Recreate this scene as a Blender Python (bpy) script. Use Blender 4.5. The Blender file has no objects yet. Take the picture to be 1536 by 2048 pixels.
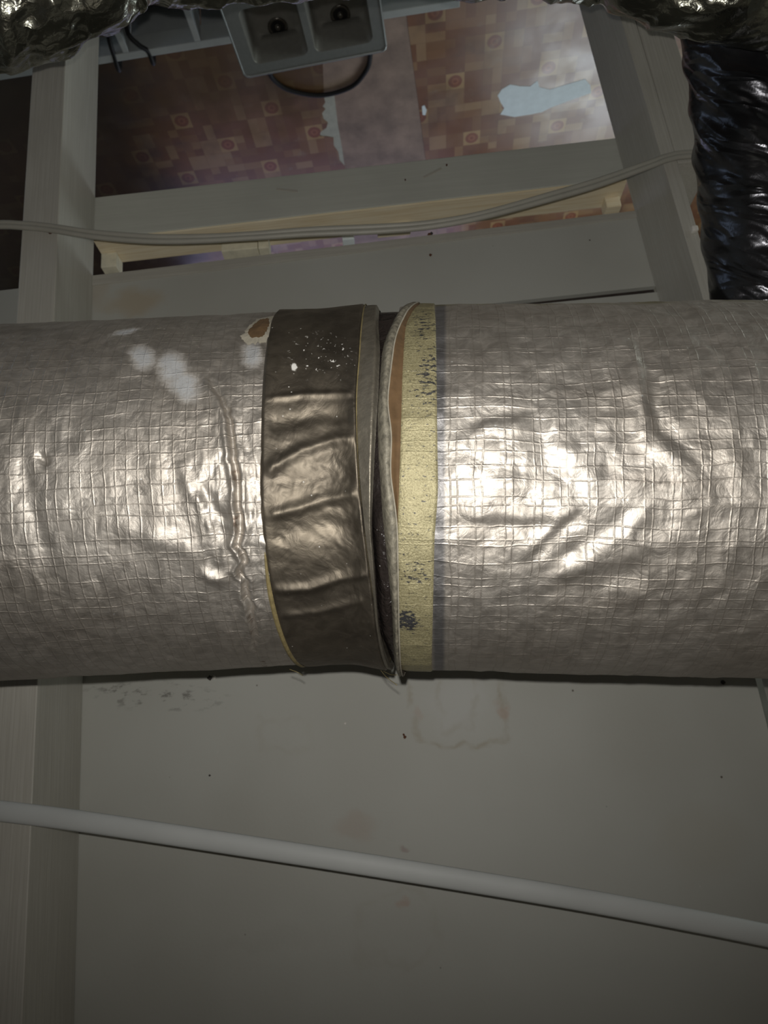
import bpy, bmesh, math, random
import numpy as np
from mathutils import Vector, Matrix
random.seed(7); rng = np.random.default_rng(11)
S = bpy.context.scene; COL = S.collection
PI = math.pi

# ------------------------------------------------------------------ camera, world, lights, exposure
H = 3.55
cam_d = bpy.data.cameras.new('camera'); cam = bpy.data.objects.new('camera', cam_d); COL.objects.link(cam)
cam_d.sensor_fit = 'VERTICAL'; cam_d.sensor_height = 24.0; cam_d.sensor_width = 18.0
cam_d.lens = 24.0 * 1480 / 2048
cam.matrix_world = Matrix(((-.9951, -.0992, 0, 0), (.0322, -.3228, -.9459, 0), (.0938, -.9412, .3244, H), (0, 0, 0, 1)))
cam_d.clip_start = .02
cam_d.dof.use_dof = True; cam_d.dof.focus_distance = .78; cam_d.dof.aperture_fstop = 17.34 / 2.5
S.camera = cam
S.view_settings.view_transform = 'Standard'; S.view_settings.look = 'None'
S.view_settings.exposure = 0.0; S.view_settings.gamma = 1.0; S.view_settings.use_curve_mapping = False

W = bpy.data.worlds.new('world'); S.world = W; W.use_nodes = True
W.node_tree.nodes['Background'].inputs[0].default_value = (.55, .68, .9, 1)
W.node_tree.nodes['Background'].inputs[1].default_value = .5

def spot_light(name, loc, aim, power, size, blend, radius, color):
    l = bpy.data.lights.new(name, 'SPOT'); l.energy = power; l.spot_size = math.radians(size); l.spot_blend = blend
    l.shadow_soft_size = radius; l.color = color
    o = bpy.data.objects.new(name, l); COL.objects.link(o); o.location = loc
    o.rotation_euler = (Vector(aim) - Vector(loc)).to_track_quat('-Z', 'Y').to_euler(); return o
def area_light(name, loc, aim, power, sx, sy, color):
    l = bpy.data.lights.new(name, 'AREA'); l.shape = 'RECTANGLE'; l.size = sx; l.size_y = sy; l.energy = power; l.color = color
    o = bpy.data.objects.new(name, l); COL.objects.link(o); o.location = loc
    o.rotation_euler = (Vector(aim) - Vector(loc)).to_track_quat('-Z', 'Y').to_euler(); return o
# phone flash, just beside the lens
spot_light('phone_flash', (.004, -.004, H - .022), (-.02, 1.0, H - .625), 26, 124, 1.0, .004, (1, .975, .925))
# daylight entering the kitchen through its two windows
area_light('window_daylight_high', (-2.05, 4.78, 1.85), (-.6, 2.0, .9), 24, .9, 1.3, (.86, .96, 1.0))
area_light('window_daylight_low', (.25, 4.78, .60), (.2, 3.0, .3), 3.9, 2.2, .85, (.60, .56, 1.0))
area_light('added_daylight_near', (-2.98, .95, 1.6), (.6, 1.28, 2.4), 14, .6, 1.0, (.90, 1.0, .93))  # unseen window light, added to brighten the left post's inner side
area_light('added_daylight_left', (2.68, .6, .95), (-.65, .9, 2.3), 1.9, .9, 1.0, (.58, .76, 1.0))  # unseen window light, added for a bluish band on the black flex duct

# ------------------------------------------------------------------ node helper
def lin(c): return tuple((x / 12.92 if x <= .04045 else ((x + .055) / 1.055) ** 2.4) for x in c)
def rgb(r, g, b): return lin((r / 255, g / 255, b / 255)) + (1,)

class NT:
    def __init__(s, name):
        s.m = bpy.data.materials.new(name); s.m.use_nodes = True; s.t = s.m.node_tree
        s.b = s.t.nodes['Principled BSDF']; s.bump_in = None
    def put(s, sock, v):
        if hasattr(v, 'is_output'): s.t.links.new(v, sock)
        elif v is not None:
            if isinstance(v, (tuple, list)) and len(v) == 3 and len(sock.default_value) == 4: v = tuple(v) + (1,)
            sock.default_value = v
    def math(s, op, a, b=None, c=None, clamp=False):
        n = s.t.nodes.new('ShaderNodeMath'); n.operation = op; n.use_clamp = clamp
        s.put(n.inputs[0], a)
        if b is not None: s.put(n.inputs[1], b)
        if c is not None: s.put(n.inputs[2], c)
        return n.outputs[0]
    def vmath(s, op, a, b=None):
        n = s.t.nodes.new('ShaderNodeVectorMath'); n.operation = op; s.put(n.inputs[0], a)
        if b is not None: s.put(n.inputs[1], b)
        return n.outputs['Vector']
    def coord(s, which='Object'): return s.t.nodes.new('ShaderNodeTexCoord').outputs[which]
    def sep(s, v):
        n = s.t.nodes.new('ShaderNodeSeparateXYZ'); s.put(n.inputs[0], v); return n.outputs
    def comb(s, x, y, z=0.0):
        n = s.t.nodes.new('ShaderNodeCombineXYZ')
        for i, v in enumerate((x, y, z)): s.put(n.inputs[i], v)
        return n.outputs[0]
    def noise(s, v, scale, detail=2, rough=.5, dist=0.0):
        n = s.t.nodes.new('ShaderNodeTexNoise'); s.put(n.inputs['Vector'], v)
        n.inputs['Scale'].default_value = scale; n.inputs['Detail'].default_value = detail
        n.inputs['Roughness'].default_value = rough; n.inputs['Distortion'].default_value = dist
        return n.outputs[0]
    def voro(s, v, scale, feature='F1', out='Distance', rand=1.0):
        n = s.t.nodes.new('ShaderNodeTexVoronoi'); n.feature = feature; s.put(n.inputs['Vector'], v)
        n.inputs['Scale'].default_value = scale; n.inputs['Randomness'].default_value = rand; return n.outputs[out]
    def white(s, v, dim='3D'):
        n = s.t.nodes.new('ShaderNodeTexWhiteNoise'); n.noise_dimensions = dim
        s.put(n.inputs['W' if dim == '1D' else 'Vector'], v); return n.outputs['Value']
    def map(s, v, a, b, c=0.0, d=1.0, smooth=True):
        n = s.t.nodes.new('ShaderNodeMapRange'); n.clamp = True
        if smooth: n.interpolation_type = 'SMOOTHSTEP'
        s.put(n.inputs[0], v)
        for i, x in enumerate((a, b, c, d)): s.put(n.inputs[i + 1], x)
        return n.outputs[0]
    def mix(s, f, a, b, mode='MIX'):
        n = s.t.nodes.new('ShaderNodeMix'); n.data_type = 'RGBA'; n.blend_type = mode
        s.put(n.inputs[0], f); s.put(n.inputs[6], a); s.put(n.inputs[7], b); return n.outputs[2]
    def bump(s, h, dist=.001, strength=1.0):
        n = s.t.nodes.new('ShaderNodeBump'); n.inputs['Distance'].default_value = dist; n.inputs['Strength'].default_value = strength
        s.put(n.inputs['Height'], h)
        if s.bump_in is not None: s.t.links.new(s.bump_in, n.inputs['Normal'])
        s.bump_in = n.outputs[0]; s.t.links.new(n.outputs[0], s.b.inputs['Normal'])
    def set(s, base=None, rough=None, metal=None, spec=None, **kw):
        if base is not None: s.put(s.b.inputs['Base Color'], base)
        if rough is not None: s.put(s.b.inputs['Roughness'], rough)
        if metal is not None: s.put(s.b.inputs['Metallic'], metal)
        if spec is not None: s.put(s.b.inputs['Specular IOR Level'], spec)
        for k, v in kw.items(): s.put(s.b.inputs[k], v)
        return s.m
    def ell(s, x, y, cx, cy, rx, ry, ang=0.0, p=2.0):
        """distance field of an ellipse: 1 on its rim"""
        dx = s.math('SUBTRACT', x, cx); dy = s.math('SUBTRACT', y, cy); c, n = math.cos(ang), math.sin(ang)
        a = s.math('ADD', s.math('MULTIPLY', dx, c / rx), s.math('MULTIPLY', dy, n / rx))
        b = s.math('ADD', s.math('MULTIPLY', dx, -n / ry), s.math('MULTIPLY', dy, c / ry))
        if p != 2.0: return s.math('POWER', s.math('ADD', s.math('POWER', s.math('ABSOLUTE', a), p), s.math('POWER', s.math('ABSOLUTE', b), p)), 1 / p)
        return s.math('SQRT', s.math('ADD', s.math('MULTIPLY', a, a), s.math('MULTIPLY', b, b)))

def plain(name, col, rough=.6, metal=0.0, nscale=30, namt=.15, bump=0.0, spec=.4):
    m = NT(name); o = m.coord(); n = m.noise(o, nscale, 4, .6)
    c = m.mix(m.map(n, .3, .7, smooth=False), tuple(x * (1 - namt) for x in col[:3]) + (1,), tuple(min(1, x * (1 + namt)) for x in col[:3]) + (1,))
    if bump: m.bump(n, bump)
    return m.set(c, rough, metal, spec)

# ------------------------------------------------------------------ mesh helpers
def link(name, me, mat=None, parent=None):
    o = bpy.data.objects.new(name, me); COL.objects.link(o)
    if mat: me.materials.append(mat)
    if parent: o.parent = parent
    return o
def mesh(name, v, f, mat=None, parent=None, smooth=False, uv=None):
    me = bpy.data.meshes.new(name); me.from_pydata([tuple(p) for p in v], [], f); me.update()
    if smooth: me.polygons.foreach_set('use_smooth', [True] * len(me.polygons))
    if uv is not None:
        l = me.uv_layers.new(name='UVMap'); idx = np.empty(len(me.loops), dtype=np.int32); me.loops.foreach_get('vertex_index', idx)
        l.data.foreach_set('uv', np.asarray(uv, dtype=np.float32)[idx].ravel())
    return link(name, me, mat, parent)
def empty(name, loc=(0, 0, 0), rz=0.0):
    o = bpy.data.objects.new(name, None); COL.objects.link(o); o.location = loc; o.rotation_euler = (0, 0, rz); o.empty_display_size = .05
    return o
def tag(o, label=None, cat=None, group=None, kind=None):
    if label: o['label'] = label
    if cat: o['category'] = cat
    if group: o['group'] = group
    if kind: o['kind'] = kind
    return o
def bm_box(bm, x0, x1, y0, y1, z0, z1, bev=0.0, fn=None):
    vs = [bm.verts.new((x, y, z)) for x in (x0, x1) for y in (y0, y1) for z in (z0, z1)]
    fs = [(0, 1, 3, 2), (4, 6, 7, 5), (0, 4, 5, 1), (2, 3, 7, 6), (0, 2, 6, 4), (1, 5, 7, 3)]
    nf = [bm.faces.new([vs[i] for i in f]) for f in fs]
    if fn:
        for v in vs: v.co = fn(v.co)
    if bev:
        es = list({e for f in nf for e in f.edges})
        bmesh.ops.bevel(bm, geom=es, offset=bev, segments=2, affect='EDGES', profile=.6)
def bm_obj(name, bm, mat, parent=None, smooth=False):
    bmesh.ops.recalc_face_normals(bm, faces=bm.faces)
    me = bpy.data.meshes.new(name); bm.to_mesh(me); bm.free()
    if smooth: me.polygons.foreach_set('use_smooth', [True] * len(me.polygons))
    return link(name, me, mat, parent)
def box(name, x0, x1, y0, y1, z0, z1, mat, parent=None, bev=0.0, fn=None):
    bm = bmesh.new(); bm_box(bm, min(x0, x1), max(x0, x1), min(y0, y1), max(y0, y1), min(z0, z1), max(z0, z1), bev, fn)
    return bm_obj(name, bm, mat, parent)
def catmull(pts, n):
    P = np.array([pts[0]] + list(pts) + [pts[-1]], float); out = []
    for i in range(1, len(P) - 2):
        t = np.linspace(0, 1, n, endpoint=False)[:, None]; a, b, c, d = P[i - 1:i + 3]
        out.append(.5 * (2 * b + (c - a) * t + (2 * a - 5 * b + 4 * c - d) * t ** 2 + (3 * b - a - 3 * c + d) * t ** 3))
    out.append(P[-2][None]); return np.concatenate(out)
def frames(path, up=(0, -1, 0)):
    T = np.gradient(path, axis=0); T /= np.linalg.norm(T, axis=1, keepdims=True)
    A = np.array(up, float); A = A - (T @ A)[:, None] * T; A /= np.linalg.norm(A, axis=1, keepdims=True)
    return T, A, np.cross(T, A)
def tube(name, path, ra, rb, mat, parent=None, n=12, up=(0, -1, 0), disp=None, cap=True, uv=False):
    """tube of oval section (ra along up, rb sideways); disp(s, phi) adds to the radius"""
    path = np.asarray(path, float); T, A, B = frames(path, up); s = np.concatenate([[0], np.cumsum(np.linalg.norm(np.diff(path, axis=0), axis=1))])
    ph = np.linspace(0, 2 * PI, n, endpoint=False); SS, PP = np.meshgrid(s, ph, indexing='ij')
    d = disp(SS, PP) if disp else 0.0
    V = path[:, None] + ((ra + d) * np.cos(PP))[..., None] * A[:, None] + ((rb + d) * np.sin(PP))[..., None] * B[:, None]
    m = len(path); F = [(i * n + j, i * n + (j + 1) % n, (i + 1) * n + (j + 1) % n, (i + 1) * n + j) for i in range(m - 1) for j in range(n)]
    if cap: F += [tuple(range(n))[::-1], tuple((m - 1) * n + j for j in range(n))]
    uvs = np.stack([SS, PP * (ra + rb) / 2], -1).reshape(-1, 2) if uv else None
    return mesh(name, V.reshape(-1, 3), F, mat, parent, True, uvs)
def lathe(name, prof, mat, parent=None, n=24, loc=(0, 0, 0)):
    V, F = [], []
    for r, z in prof: V += [(loc[0] + r * math.cos(2 * PI * k / n), loc[1] + r * math.sin(2 * PI * k / n), loc[2] + z) for k in range(n)]
    for i in range(len(prof) - 1):
        for k in range(n): F.append((i * n + k, i * n + (k + 1) % n, (i + 1) * n + (k + 1) % n, (i + 1) * n + k))
    return mesh(name, V, F, mat, parent, True)
def slab(name, poly, z0, z1, mat, parent=None):
    n = len(poly); V = [(x, y, z0) for x, y in poly] + [(x, y, z1) for x, y in poly]
    F = [tuple(range(n))[::-1], tuple(range(n, 2 * n))] + [(i, (i + 1) % n, n + (i + 1) % n, n + i) for i in range(n)]
    bm = bmesh.new(); vs = [bm.verts.new(v) for v in V]
    for f in F: bm.faces.new([vs[i] for i in f])
    return bm_obj(name, bm, mat, parent)
# value noise on a lattice
_P = rng.random((256, 256))
def vnoise(x, y, seed=0):
    x = np.asarray(x) + seed * 17.3; y = np.asarray(y) + seed * 9.7
    xi = np.floor(x).astype(int); yi = np.floor(y).astype(int); a = x - xi; b = y - yi; a = a * a * (3 - 2 * a); b = b * b * (3 - 2 * b)
    g = lambda i, j: _P[i % 256, j % 256]
    return (g(xi, yi) * (1 - a) + g(xi + 1, yi) * a) * (1 - b) + (g(xi, yi + 1) * (1 - a) + g(xi + 1, yi + 1) * a) * b - .5
def fbm(x, y, seed=0, o=4):
    return sum(vnoise(x * 2 ** k, y * 2 ** k, seed + k) / 2 ** k for k in range(o))
def ridged(x, y, seed=0, o=3):
    return sum((.5 - np.abs(2 * vnoise(x * 2 ** k, y * 2 ** k, seed + k))) / 2 ** k for k in range(o))
def sm(x): x = np.clip(x, 0, 1); return x * x * (3 - 2 * x)

# ------------------------------------------------------------------ materials
def paint_panel():
    m = NT('grey_panel_paint'); o = m.coord(); X, Y, Z = m.sep(o)[:3]
    base = m.mix(m.map(m.noise(o, 2.2, 3), .3, .7), rgb(170, 169, 161), rgb(180, 180, 173))
    nz = m.noise(o, 14, 4, .6); nx = m.math('MULTIPLY_ADD', nz, .07, -.035)
    x2 = m.math('ADD', X, nx); z2 = m.math('ADD', Z, m.math('MULTIPLY_ADD', m.noise(o, 19, 3), .07, -.035))
    def ring(c, cx, cz, rx, rz, w, amt, ang=0.0):
        d = m.ell(x2, z2, cx, cz, rx, rz, ang, 4.0); k = m.map(m.math('ABSOLUTE', m.math('SUBTRACT', d, 1.0)), w, 0.0, 0.0, amt)
        return m.mix(m.math('MULTIPLY', k, m.map(m.noise(o, 30, 2), .3, .6)), c, rgb(150, 140, 120))
    def blot(c, cx, cz, rx, rz, amt, col, ang=0.0):
        return m.mix(m.map(m.ell(x2, z2, cx, cz, rx, rz, ang), 1.0, .3, 0.0, amt), c, col)
    c = base
    c = blot(c, -.10, 3.45, .085, .075, .35, rgb(190, 190, 188))
    c = ring(c, -.098, 3.445, .085, .082, .12, .55, -.08); c = ring(c, -.10, 3.43, .035, .06, .25, .25)
    c = blot(c, -.178, 3.475, .016, .018, .45, rgb(168, 142, 126)); c = blot(c, -.02, 3.465, .012, .015, .3, rgb(168, 142, 126))
    c = blot(c, .10, 3.64, .05, .028, .30, rgb(164, 142, 126)); c = blot(c, .022, 3.69, .012, .008, .6, rgb(150, 132, 126))
    c = ring(c, .045, 3.80, .065, .05, .2, .12); c = blot(c, .035, 3.77, .018, .01, .4, rgb(170, 136, 118))
    c = ring(c, .216, 3.479, .05, .03, .3, .12); c = blot(c, -.48, 3.72, .1, .08, .12, rgb(160, 146, 120))
    c = blot(c, .25, 3.80, .16, .02, .1, rgb(150, 146, 138))
    c = blot(c, .50, 2.535, .085, .045, .55, rgb(170, 152, 124)); c = blot(c, .58, 2.50, .03, .05, .3, rgb(170, 150, 124))
    smx = m.map(m.ell(X, Z, .45, 3.388, .17, .034, -.16), 1.0, .35)
    sn = m.map(m.noise(m.vmath('MULTIPLY', o, (1, 1, 2.2)), 38, 4, .65), .53, .66)
    c = m.mix(m.math('MULTIPLY', m.math('MULTIPLY', smx, sn), .7), c, rgb(98, 95, 90))
    v = m.voro(o, 7.0); c = m.mix(m.map(v, .022, .012), c, rgb(96, 88, 80))
    v = m.voro(m.vmath('ADD', o, (3.3, 0, 1.7)), 13.0); c = m.mix(m.map(v, .030, .012, 0, .8), c, rgb(110, 104, 96))
    v = m.voro(m.vmath('ADD', o, (1.3, 0, 5.7)), 6.0); c = m.mix(m.map(v, .022, .010, 0, .8), c, rgb(205, 205, 202))
    m.bump(m.noise(o, 160, 2), .0002); m.bump(m.noise(o, 4, 2), .004)
    return m.set(c, .55, 0, .35)
def paint_wood(name, ca, cb, vert=True, streak=.0006):
    m = NT(name); o = m.coord(); st = (260, 260, 5) if vert else (5, 260, 260)
    n = m.noise(m.vmath('MULTIPLY', o, st), 1.0, 3, .6); n2 = m.noise(o, 6, 3)
    c = m.mix(m.math('MULTIPLY', m.map(n, .35, .7), .8), ca, cb); c = m.mix(m.map(n2, .35, .7, 0, .35), c, tuple(x * .82 for x in ca[:3]) + (1,))
    m.bump(n, streak); return m.set(c, .5, 0, .4)
M = {}
M['panel'] = paint_panel()
M['post'] = paint_wood('grey_post_paint', rgb(176, 172, 162), rgb(190, 187, 178))
M['beam'] = paint_wood('grey_beam_paint', rgb(188, 189, 180), rgb(196, 197, 188), vert=False, streak=.0002)
M['trim'] = paint_wood('grey_trim_paint', rgb(172, 168, 158), rgb(184, 181, 172), vert=False, streak=.0002)
def raw_wood():
    m = NT('unpainted_pine'); o = m.coord(); n = m.noise(m.vmath('MULTIPLY', o, (7, 160, 160)), 1, 4, .6, .4)
    return m.set(m.mix(m.map(n, .3, .72), rgb(240, 228, 200), rgb(226, 208, 172)), .6, 0, .3)
M['pine'] = raw_wood()
M['shim'] = plain('cream_softwood', rgb(226, 220, 196), .6, nscale=40)
M['dark_gap'] = plain('dark_recess', rgb(52, 44, 40), .8)
M['cable_flat'] = plain('white_cable_sheath', rgb(190, 192, 190), .5, nscale=10, namt=.04, spec=.25)
M['cable_twin'] = plain('off_white_cable', rgb(158, 155, 145), .45, nscale=20, namt=.06)
M['staple'] = plain('white_plastic_clip', rgb(214, 210, 202), .4)
M['rust'] = plain('rusty_nail', rgb(92, 58, 44), .7)
M['crumb_dark'] = plain('dark_debris', rgb(62, 58, 54), .8, bump=.002, nscale=90)
M['crumb_brown'] = plain('brown_debris', rgb(96, 62, 44), .8)
M['white_wall'] = plain('kitchen_wall_paint', rgb(205, 207, 198), .7, nscale=5, namt=.05)
M['upper_wall'] = plain('loft_wall_paint', rgb(146, 132, 118), .8, nscale=5, namt=.08)
M['white_cab'] = plain('white_cabinet_paint', rgb(196, 200, 200), .45, nscale=9, namt=.06)
M['cab_inside'] = plain('pale_cabinet_lining', rgb(128, 136, 142), .5, nscale=6, namt=.2)
M['steel'] = plain('brushed_steel', rgb(165, 168, 168), .36, .5, nscale=60, namt=.06)
M['steel_dark'] = plain('dull_steel_bowl', rgb(150, 148, 142), .45, .35, nscale=50, namt=.08)
M['drain'] = plain('chrome_drain', rgb(120, 116, 110), .25, .9)
M['rubber'] = plain('black_rubber', rgb(26, 24, 24), .6)
M['paper'] = plain('bare_backing_paper', rgb(236, 246, 248), .75, nscale=25, namt=.05)
M['backing'] = plain('torn_felt_backing', rgb(186, 184, 170), .8, nscale=25, namt=.1)
M['subfloor'] = plain('bare_subfloor', rgb(150, 128, 112), .5, nscale=7, namt=.3, spec=.5)
M['slab'] = plain('floor_base', rgb(70, 52, 44), .6, nscale=8)
def vinyl(name, sgn, ox, oy, worn=False):
    m = NT(name); o = m.coord(); c0 = .1035
    a = math.radians(3.0); X, Y, _ = m.sep(o)[:3]
    u = m.math('ADD', m.math('MULTIPLY', X, math.cos(a) / c0), m.math('MULTIPLY', Y, math.sin(a) / c0)); v = m.math('SUBTRACT', m.math('MULTIPLY', Y, math.cos(a) / c0), m.math('MULTIPLY', X, math.sin(a) / c0))
    u = m.math('ADD', u, ox); v = m.math('ADD', v, oy)
    iu = m.math('FLOOR', u); iv = m.math('FLOOR', v); fu = m.math('SUBTRACT', u, iu); fv = m.math('SUBTRACT', v, iv)
    h = m.white(m.comb(iu, iv, 1.0))
    # cells split into two strips or four squares
    su = m.math('FLOOR', m.math('MULTIPLY', fu, 2.0)); sv = m.math('FLOOR', m.math('MULTIPLY', fv, 2.0))
    spu = m.math('GREATER_THAN', h, .38); spv = m.math('LESS_THAN', m.math('FRACT', m.math('MULTIPLY', h, 7.0)), .55)
    h2 = m.white(m.comb(m.math('ADD', m.math('MULTIPLY', iu, 2.0), m.math('MULTIPLY', su, spu)), m.math('ADD', m.math('MULTIPLY', iv, 2.0), m.math('MULTIPLY', sv, spv)), 4.0))
    r = m.t.nodes.new('ShaderNodeValToRGB'); r.color_ramp.interpolation = 'CONSTANT'
    for i, (p, c) in enumerate([(0, rgb(126, 74, 54)), (.24, rgb(146, 100, 68)), (.42, rgb(120, 68, 52)), (.6, rgb(166, 128, 90)), (.72, rgb(136, 92, 62)), (.86, rgb(178, 144, 106))]):
        if i < 2: e = r.color_ramp.elements[i]; e.position = p
        else: e = r.color_ramp.elements.new(p)
        e.color = c
    m.t.links.new(h2, r.inputs[0]); c = m.mix(.45, r.outputs[0], rgb(134, 97, 62))
    # medallions on a 5-cell lattice, sheared two cells per two rows
    ev = m.math('LESS_THAN', m.math('FLOORED_MODULO', iv, 2.0), .5)
    k = m.math('FLOORED_MODULO', m.math('ADD', m.math('SUBTRACT', iu, m.math('MULTIPLY', iv, sgn)), .5), 5.0)
    med = m.math('MULTIPLY', ev, m.math('LESS_THAN', k, 1.0))
    du = m.math('SUBTRACT', fu, .5); dv = m.math('SUBTRACT', fv, .5); d = m.math('SQRT', m.math('ADD', m.math('MULTIPLY', du, du), m.math('MULTIPLY', dv, dv)))
    mc = m.mix(m.map(d, .40, .35), rgb(186, 152, 104), rgb(140, 74, 54)); mc = m.mix(m.map(d, .22, .18), mc, rgb(166, 100, 72)); mc = m.mix(m.map(d, .12, .08), mc, rgb(134, 66, 50)); mc = m.mix(.25, mc, rgb(134, 97, 62))
    c = m.mix(med, c, mc)
    eg = m.math('MAXIMUM', m.math('ABSOLUTE', du), m.math('ABSOLUTE', dv)); c = m.mix(m.map(eg, .46, .5, 0, .35), c, rgb(120, 84, 60))
    g = m.noise(o, 3.0, 4, .6); c = m.mix(m.map(g, .45, .75, 0, .6), c, rgb(84, 58, 46)); c = m.mix(m.map(m.noise(o, 9, 3), .6, .75, 0, .4), c, rgb(150, 130, 110))
    if worn:    # pattern trodden away in front of the cabinets, shade painted into the colour towards the far left
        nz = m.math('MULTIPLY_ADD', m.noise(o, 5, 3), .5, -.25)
        k1 = m.map(m.math('ADD', Y, nz), 3.42, 3.0); k_shade = m.map(m.math('ADD', X, nz), .85, 1.3)
        c = m.mix(m.math('MULTIPLY', k1, .8), c, rgb(88, 67, 44)); c = m.mix(m.math('MULTIPLY', k_shade, .85), c, rgb(40, 28, 24))
    return m.set(c, m.map(m.noise(o, 5, 3), .3, .7, .30, .42), 0, .9)
M['vinyl_right'] = vinyl('patterned_vinyl_right', 1.0, 0.0, 0.0)
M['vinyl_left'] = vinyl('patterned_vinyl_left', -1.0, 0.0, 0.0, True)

def uvs(m):
    s = m.sep(m.coord('UV')); return s[0], s[1]
def lines(m, u, p, j, w, shift=0.0):
    c = m.math('ADD', m.math('DIVIDE', u, p), shift); i = m.math('FLOOR', c); f = m.math('SUBTRACT', c, i)
    jit = m.math('MULTIPLY_ADD', m.white(i, '1D'), 2 * j, .5 - j)
    d = m.math('MULTIPLY', m.math('ABSOLUTE', m.math('SUBTRACT', f, jit)), p)
    return m.map(d, w, 0.0)
def foil_jacket(name, left):
    m = NT(name); u, v = uvs(m); uv = m.coord('UV')
    wu = m.math('ADD', u, m.math('MULTIPLY_ADD', m.noise(uv, 16, 3), .010, -.005)); wv = m.math('ADD', v, m.math('MULTIPLY_ADD', m.noise(m.vmath('ADD', uv, (5, 3, 0)), 14, 3), .013, -.0065))
    if left:
        th = m.math('MAXIMUM', lines(m, wu, .0104, .08, .0011), lines(m, wv, .0142, .3, .0011))
    else:
        th = m.math('MAXIMUM', m.math('MAXIMUM', lines(m, wu, .0232, .06, .0011), lines(m, wu, .0232, .06, .0011, .28)), lines(m, wv, .0115, .38, .0011))
    pu, pv = (.0104, .0142) if left else (.0232 / 2, .0115)
    cu = m.math('DIVIDE', wu, pu); cv = m.math('DIVIDE', wv, pv); iu = m.math('FLOOR', cu); iv = m.math('FLOOR', cv)
    r1 = m.white(m.comb(iu, iv, 3.0)); r2 = m.white(m.comb(iu, iv, 8.0))
    tilt = m.math('ADD', m.math('MULTIPLY', m.math('SUBTRACT', m.math('SUBTRACT', cu, iu), .5), m.math('SUBTRACT', r1, .5)), m.math('MULTIPLY', m.math('SUBTRACT', m.math('SUBTRACT', cv, iv), .5), m.math('SUBTRACT', r2, .5)))
    m.bump(tilt, .0014, 1.0)
    crk = m.noise(uv, 70, 4, .6, .8); big = m.noise(uv, 17, 3, .55, 1.2); spk = m.noise(uv, 420, 2, .5)
    m.bump(big, .0024, .8); m.bump(crk, .0014, .8); m.bump(m.math('MULTIPLY', th, m.map(m.noise(uv, 45, 2), .3, .6, .15, 1)), .00034, .9); m.bump(spk, .00012, .8)
    base = m.mix(m.map(m.noise(uv, 8, 4), .3, .7), rgb(172, 165, 156), rgb(187, 181, 173))
    base = m.mix(m.map(m.noise(m.vmath('MULTIPLY', uv, (6, 30, 1)), 1, 4), .55, .8, 0, .5), base, rgb(140, 130, 120))
    base = m.mix(m.math('MULTIPLY', th, .25), base, rgb(150, 140, 128))
    sp = m.voro(uv, 38); base = m.mix(m.map(sp, .045, .02), base, rgb(225, 225, 222))
    metal = .90; rough = m.map(crk, .3, .7, .51, .61)
    if left:
        sx = m.math('ADD', u, m.math('MULTIPLY_ADD', m.noise(uv, 60, 4, .7), .018, -.009)); sy = m.math('ADD', v, m.math('MULTIPLY_ADD', m.noise(m.vmath('ADD', uv, (2, 7, 0)), 60, 4, .7), .018, -.009))
        k = None
        for cx, cy, rx, ry, a in [(-.254, -.196, .015, .007, -.5), (-.2275, -.146, .013, .020, -.4), (-.197, -.128, .015, .024, -.35), (-.184, -.106, .014, .022, -.5), (-.1225, -.142, .011, .021, -.1)]:
            d = m.map(m.ell(sx, sy, cx, cy, rx, ry, a), 1.25, .35); k = d if k is None else m.math('MAXIMUM', k, d)
        grain = m.map(m.noise(uv, 600, 2), .25, .5, .55, 1.0); k = m.math('MULTIPLY', k, grain)
        base = m.mix(k, base, rgb(150, 151, 152)); metal = m.math('MULTIPLY_ADD', k, -.9, .9); rough = m.math('ADD', rough, m.math('MULTIPLY', k, .3))
        # brown grime in the pleat beside the tape
        pl = m.map(m.math('ABSOLUTE', m.math('SUBTRACT', sx, -.1385)), .0026, .0008); pl = m.math('MULTIPLY', pl, m.map(m.noise(uv, 50, 3), .5, .65))
        base = m.mix(m.math('MULTIPLY', m.math('MULTIPLY', pl, m.map(v, -.10, -.07)), .7), base, rgb(92, 64, 40))
    else:
        pl = m.map(m.math('ABSOLUTE', m.math('SUBTRACT', u, .0655)), .0075, .003); base = m.mix(m.math('MULTIPLY', pl, .7), base, rgb(104, 106, 112))
        tp = m.math('MULTIPLY', m.map(v, -.225, -.262), m.map(m.noise(uv, 20, 4), .4, .65)); base = m.mix(m.math('MULTIPLY', tp, .6), base, rgb(136, 130, 84))
    return m.set(base, rough, metal, .5)
M['jacket_left'] = foil_jacket('scrim_foil_jacket_left', True)
M['jacket_right'] = foil_jacket('scrim_foil_jacket_right', False)
def band_foil():
    m = NT('smooth_foil_tape'); u, v = uvs(m); uv = m.coord('UV')
    w = m.noise(uv, 55, 3, .55, .9); m.bump(m.noise(uv, 22, 2, .5, 1.0), .0026, .8); m.bump(w, .0011, .8); m.bump(m.noise(uv, 500, 2), .0001, .7)
    base = m.mix(m.map(m.noise(uv, 14, 3), .35, .65), rgb(100, 93, 83), rgb(115, 107, 95))
    # paint spatter on the upper part, fine grit lower down
    sp = m.math('MULTIPLY', m.map(m.noise(uv, 190, 3, .6), .625, .665), m.map(m.ell(u, v, -.055, -.135, .04, .04), 1.0, .5))
    big = m.map(m.ell(m.math('ADD', u, m.math('MULTIPLY_ADD', m.noise(uv, 300, 3), .006, -.003)), v, -.082, -.118, .0035, .006, -.2), 1.0, .6)
    gr = m.map(m.voro(uv, 110), .10, .05); gr = m.math('MULTIPLY', gr, m.map(m.noise(uv, 30, 2), .5, .6))
    k = m.math('MAXIMUM', m.math('MAXIMUM', sp, big), m.math('MULTIPLY', gr, .8)); base = m.mix(k, base, rgb(205, 203, 198))
    return m.set(base, m.map(w, .3, .7, .52, .62), m.math('MULTIPLY_ADD', k, -.9, .93), .5)
M['band'] = band_foil()
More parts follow.
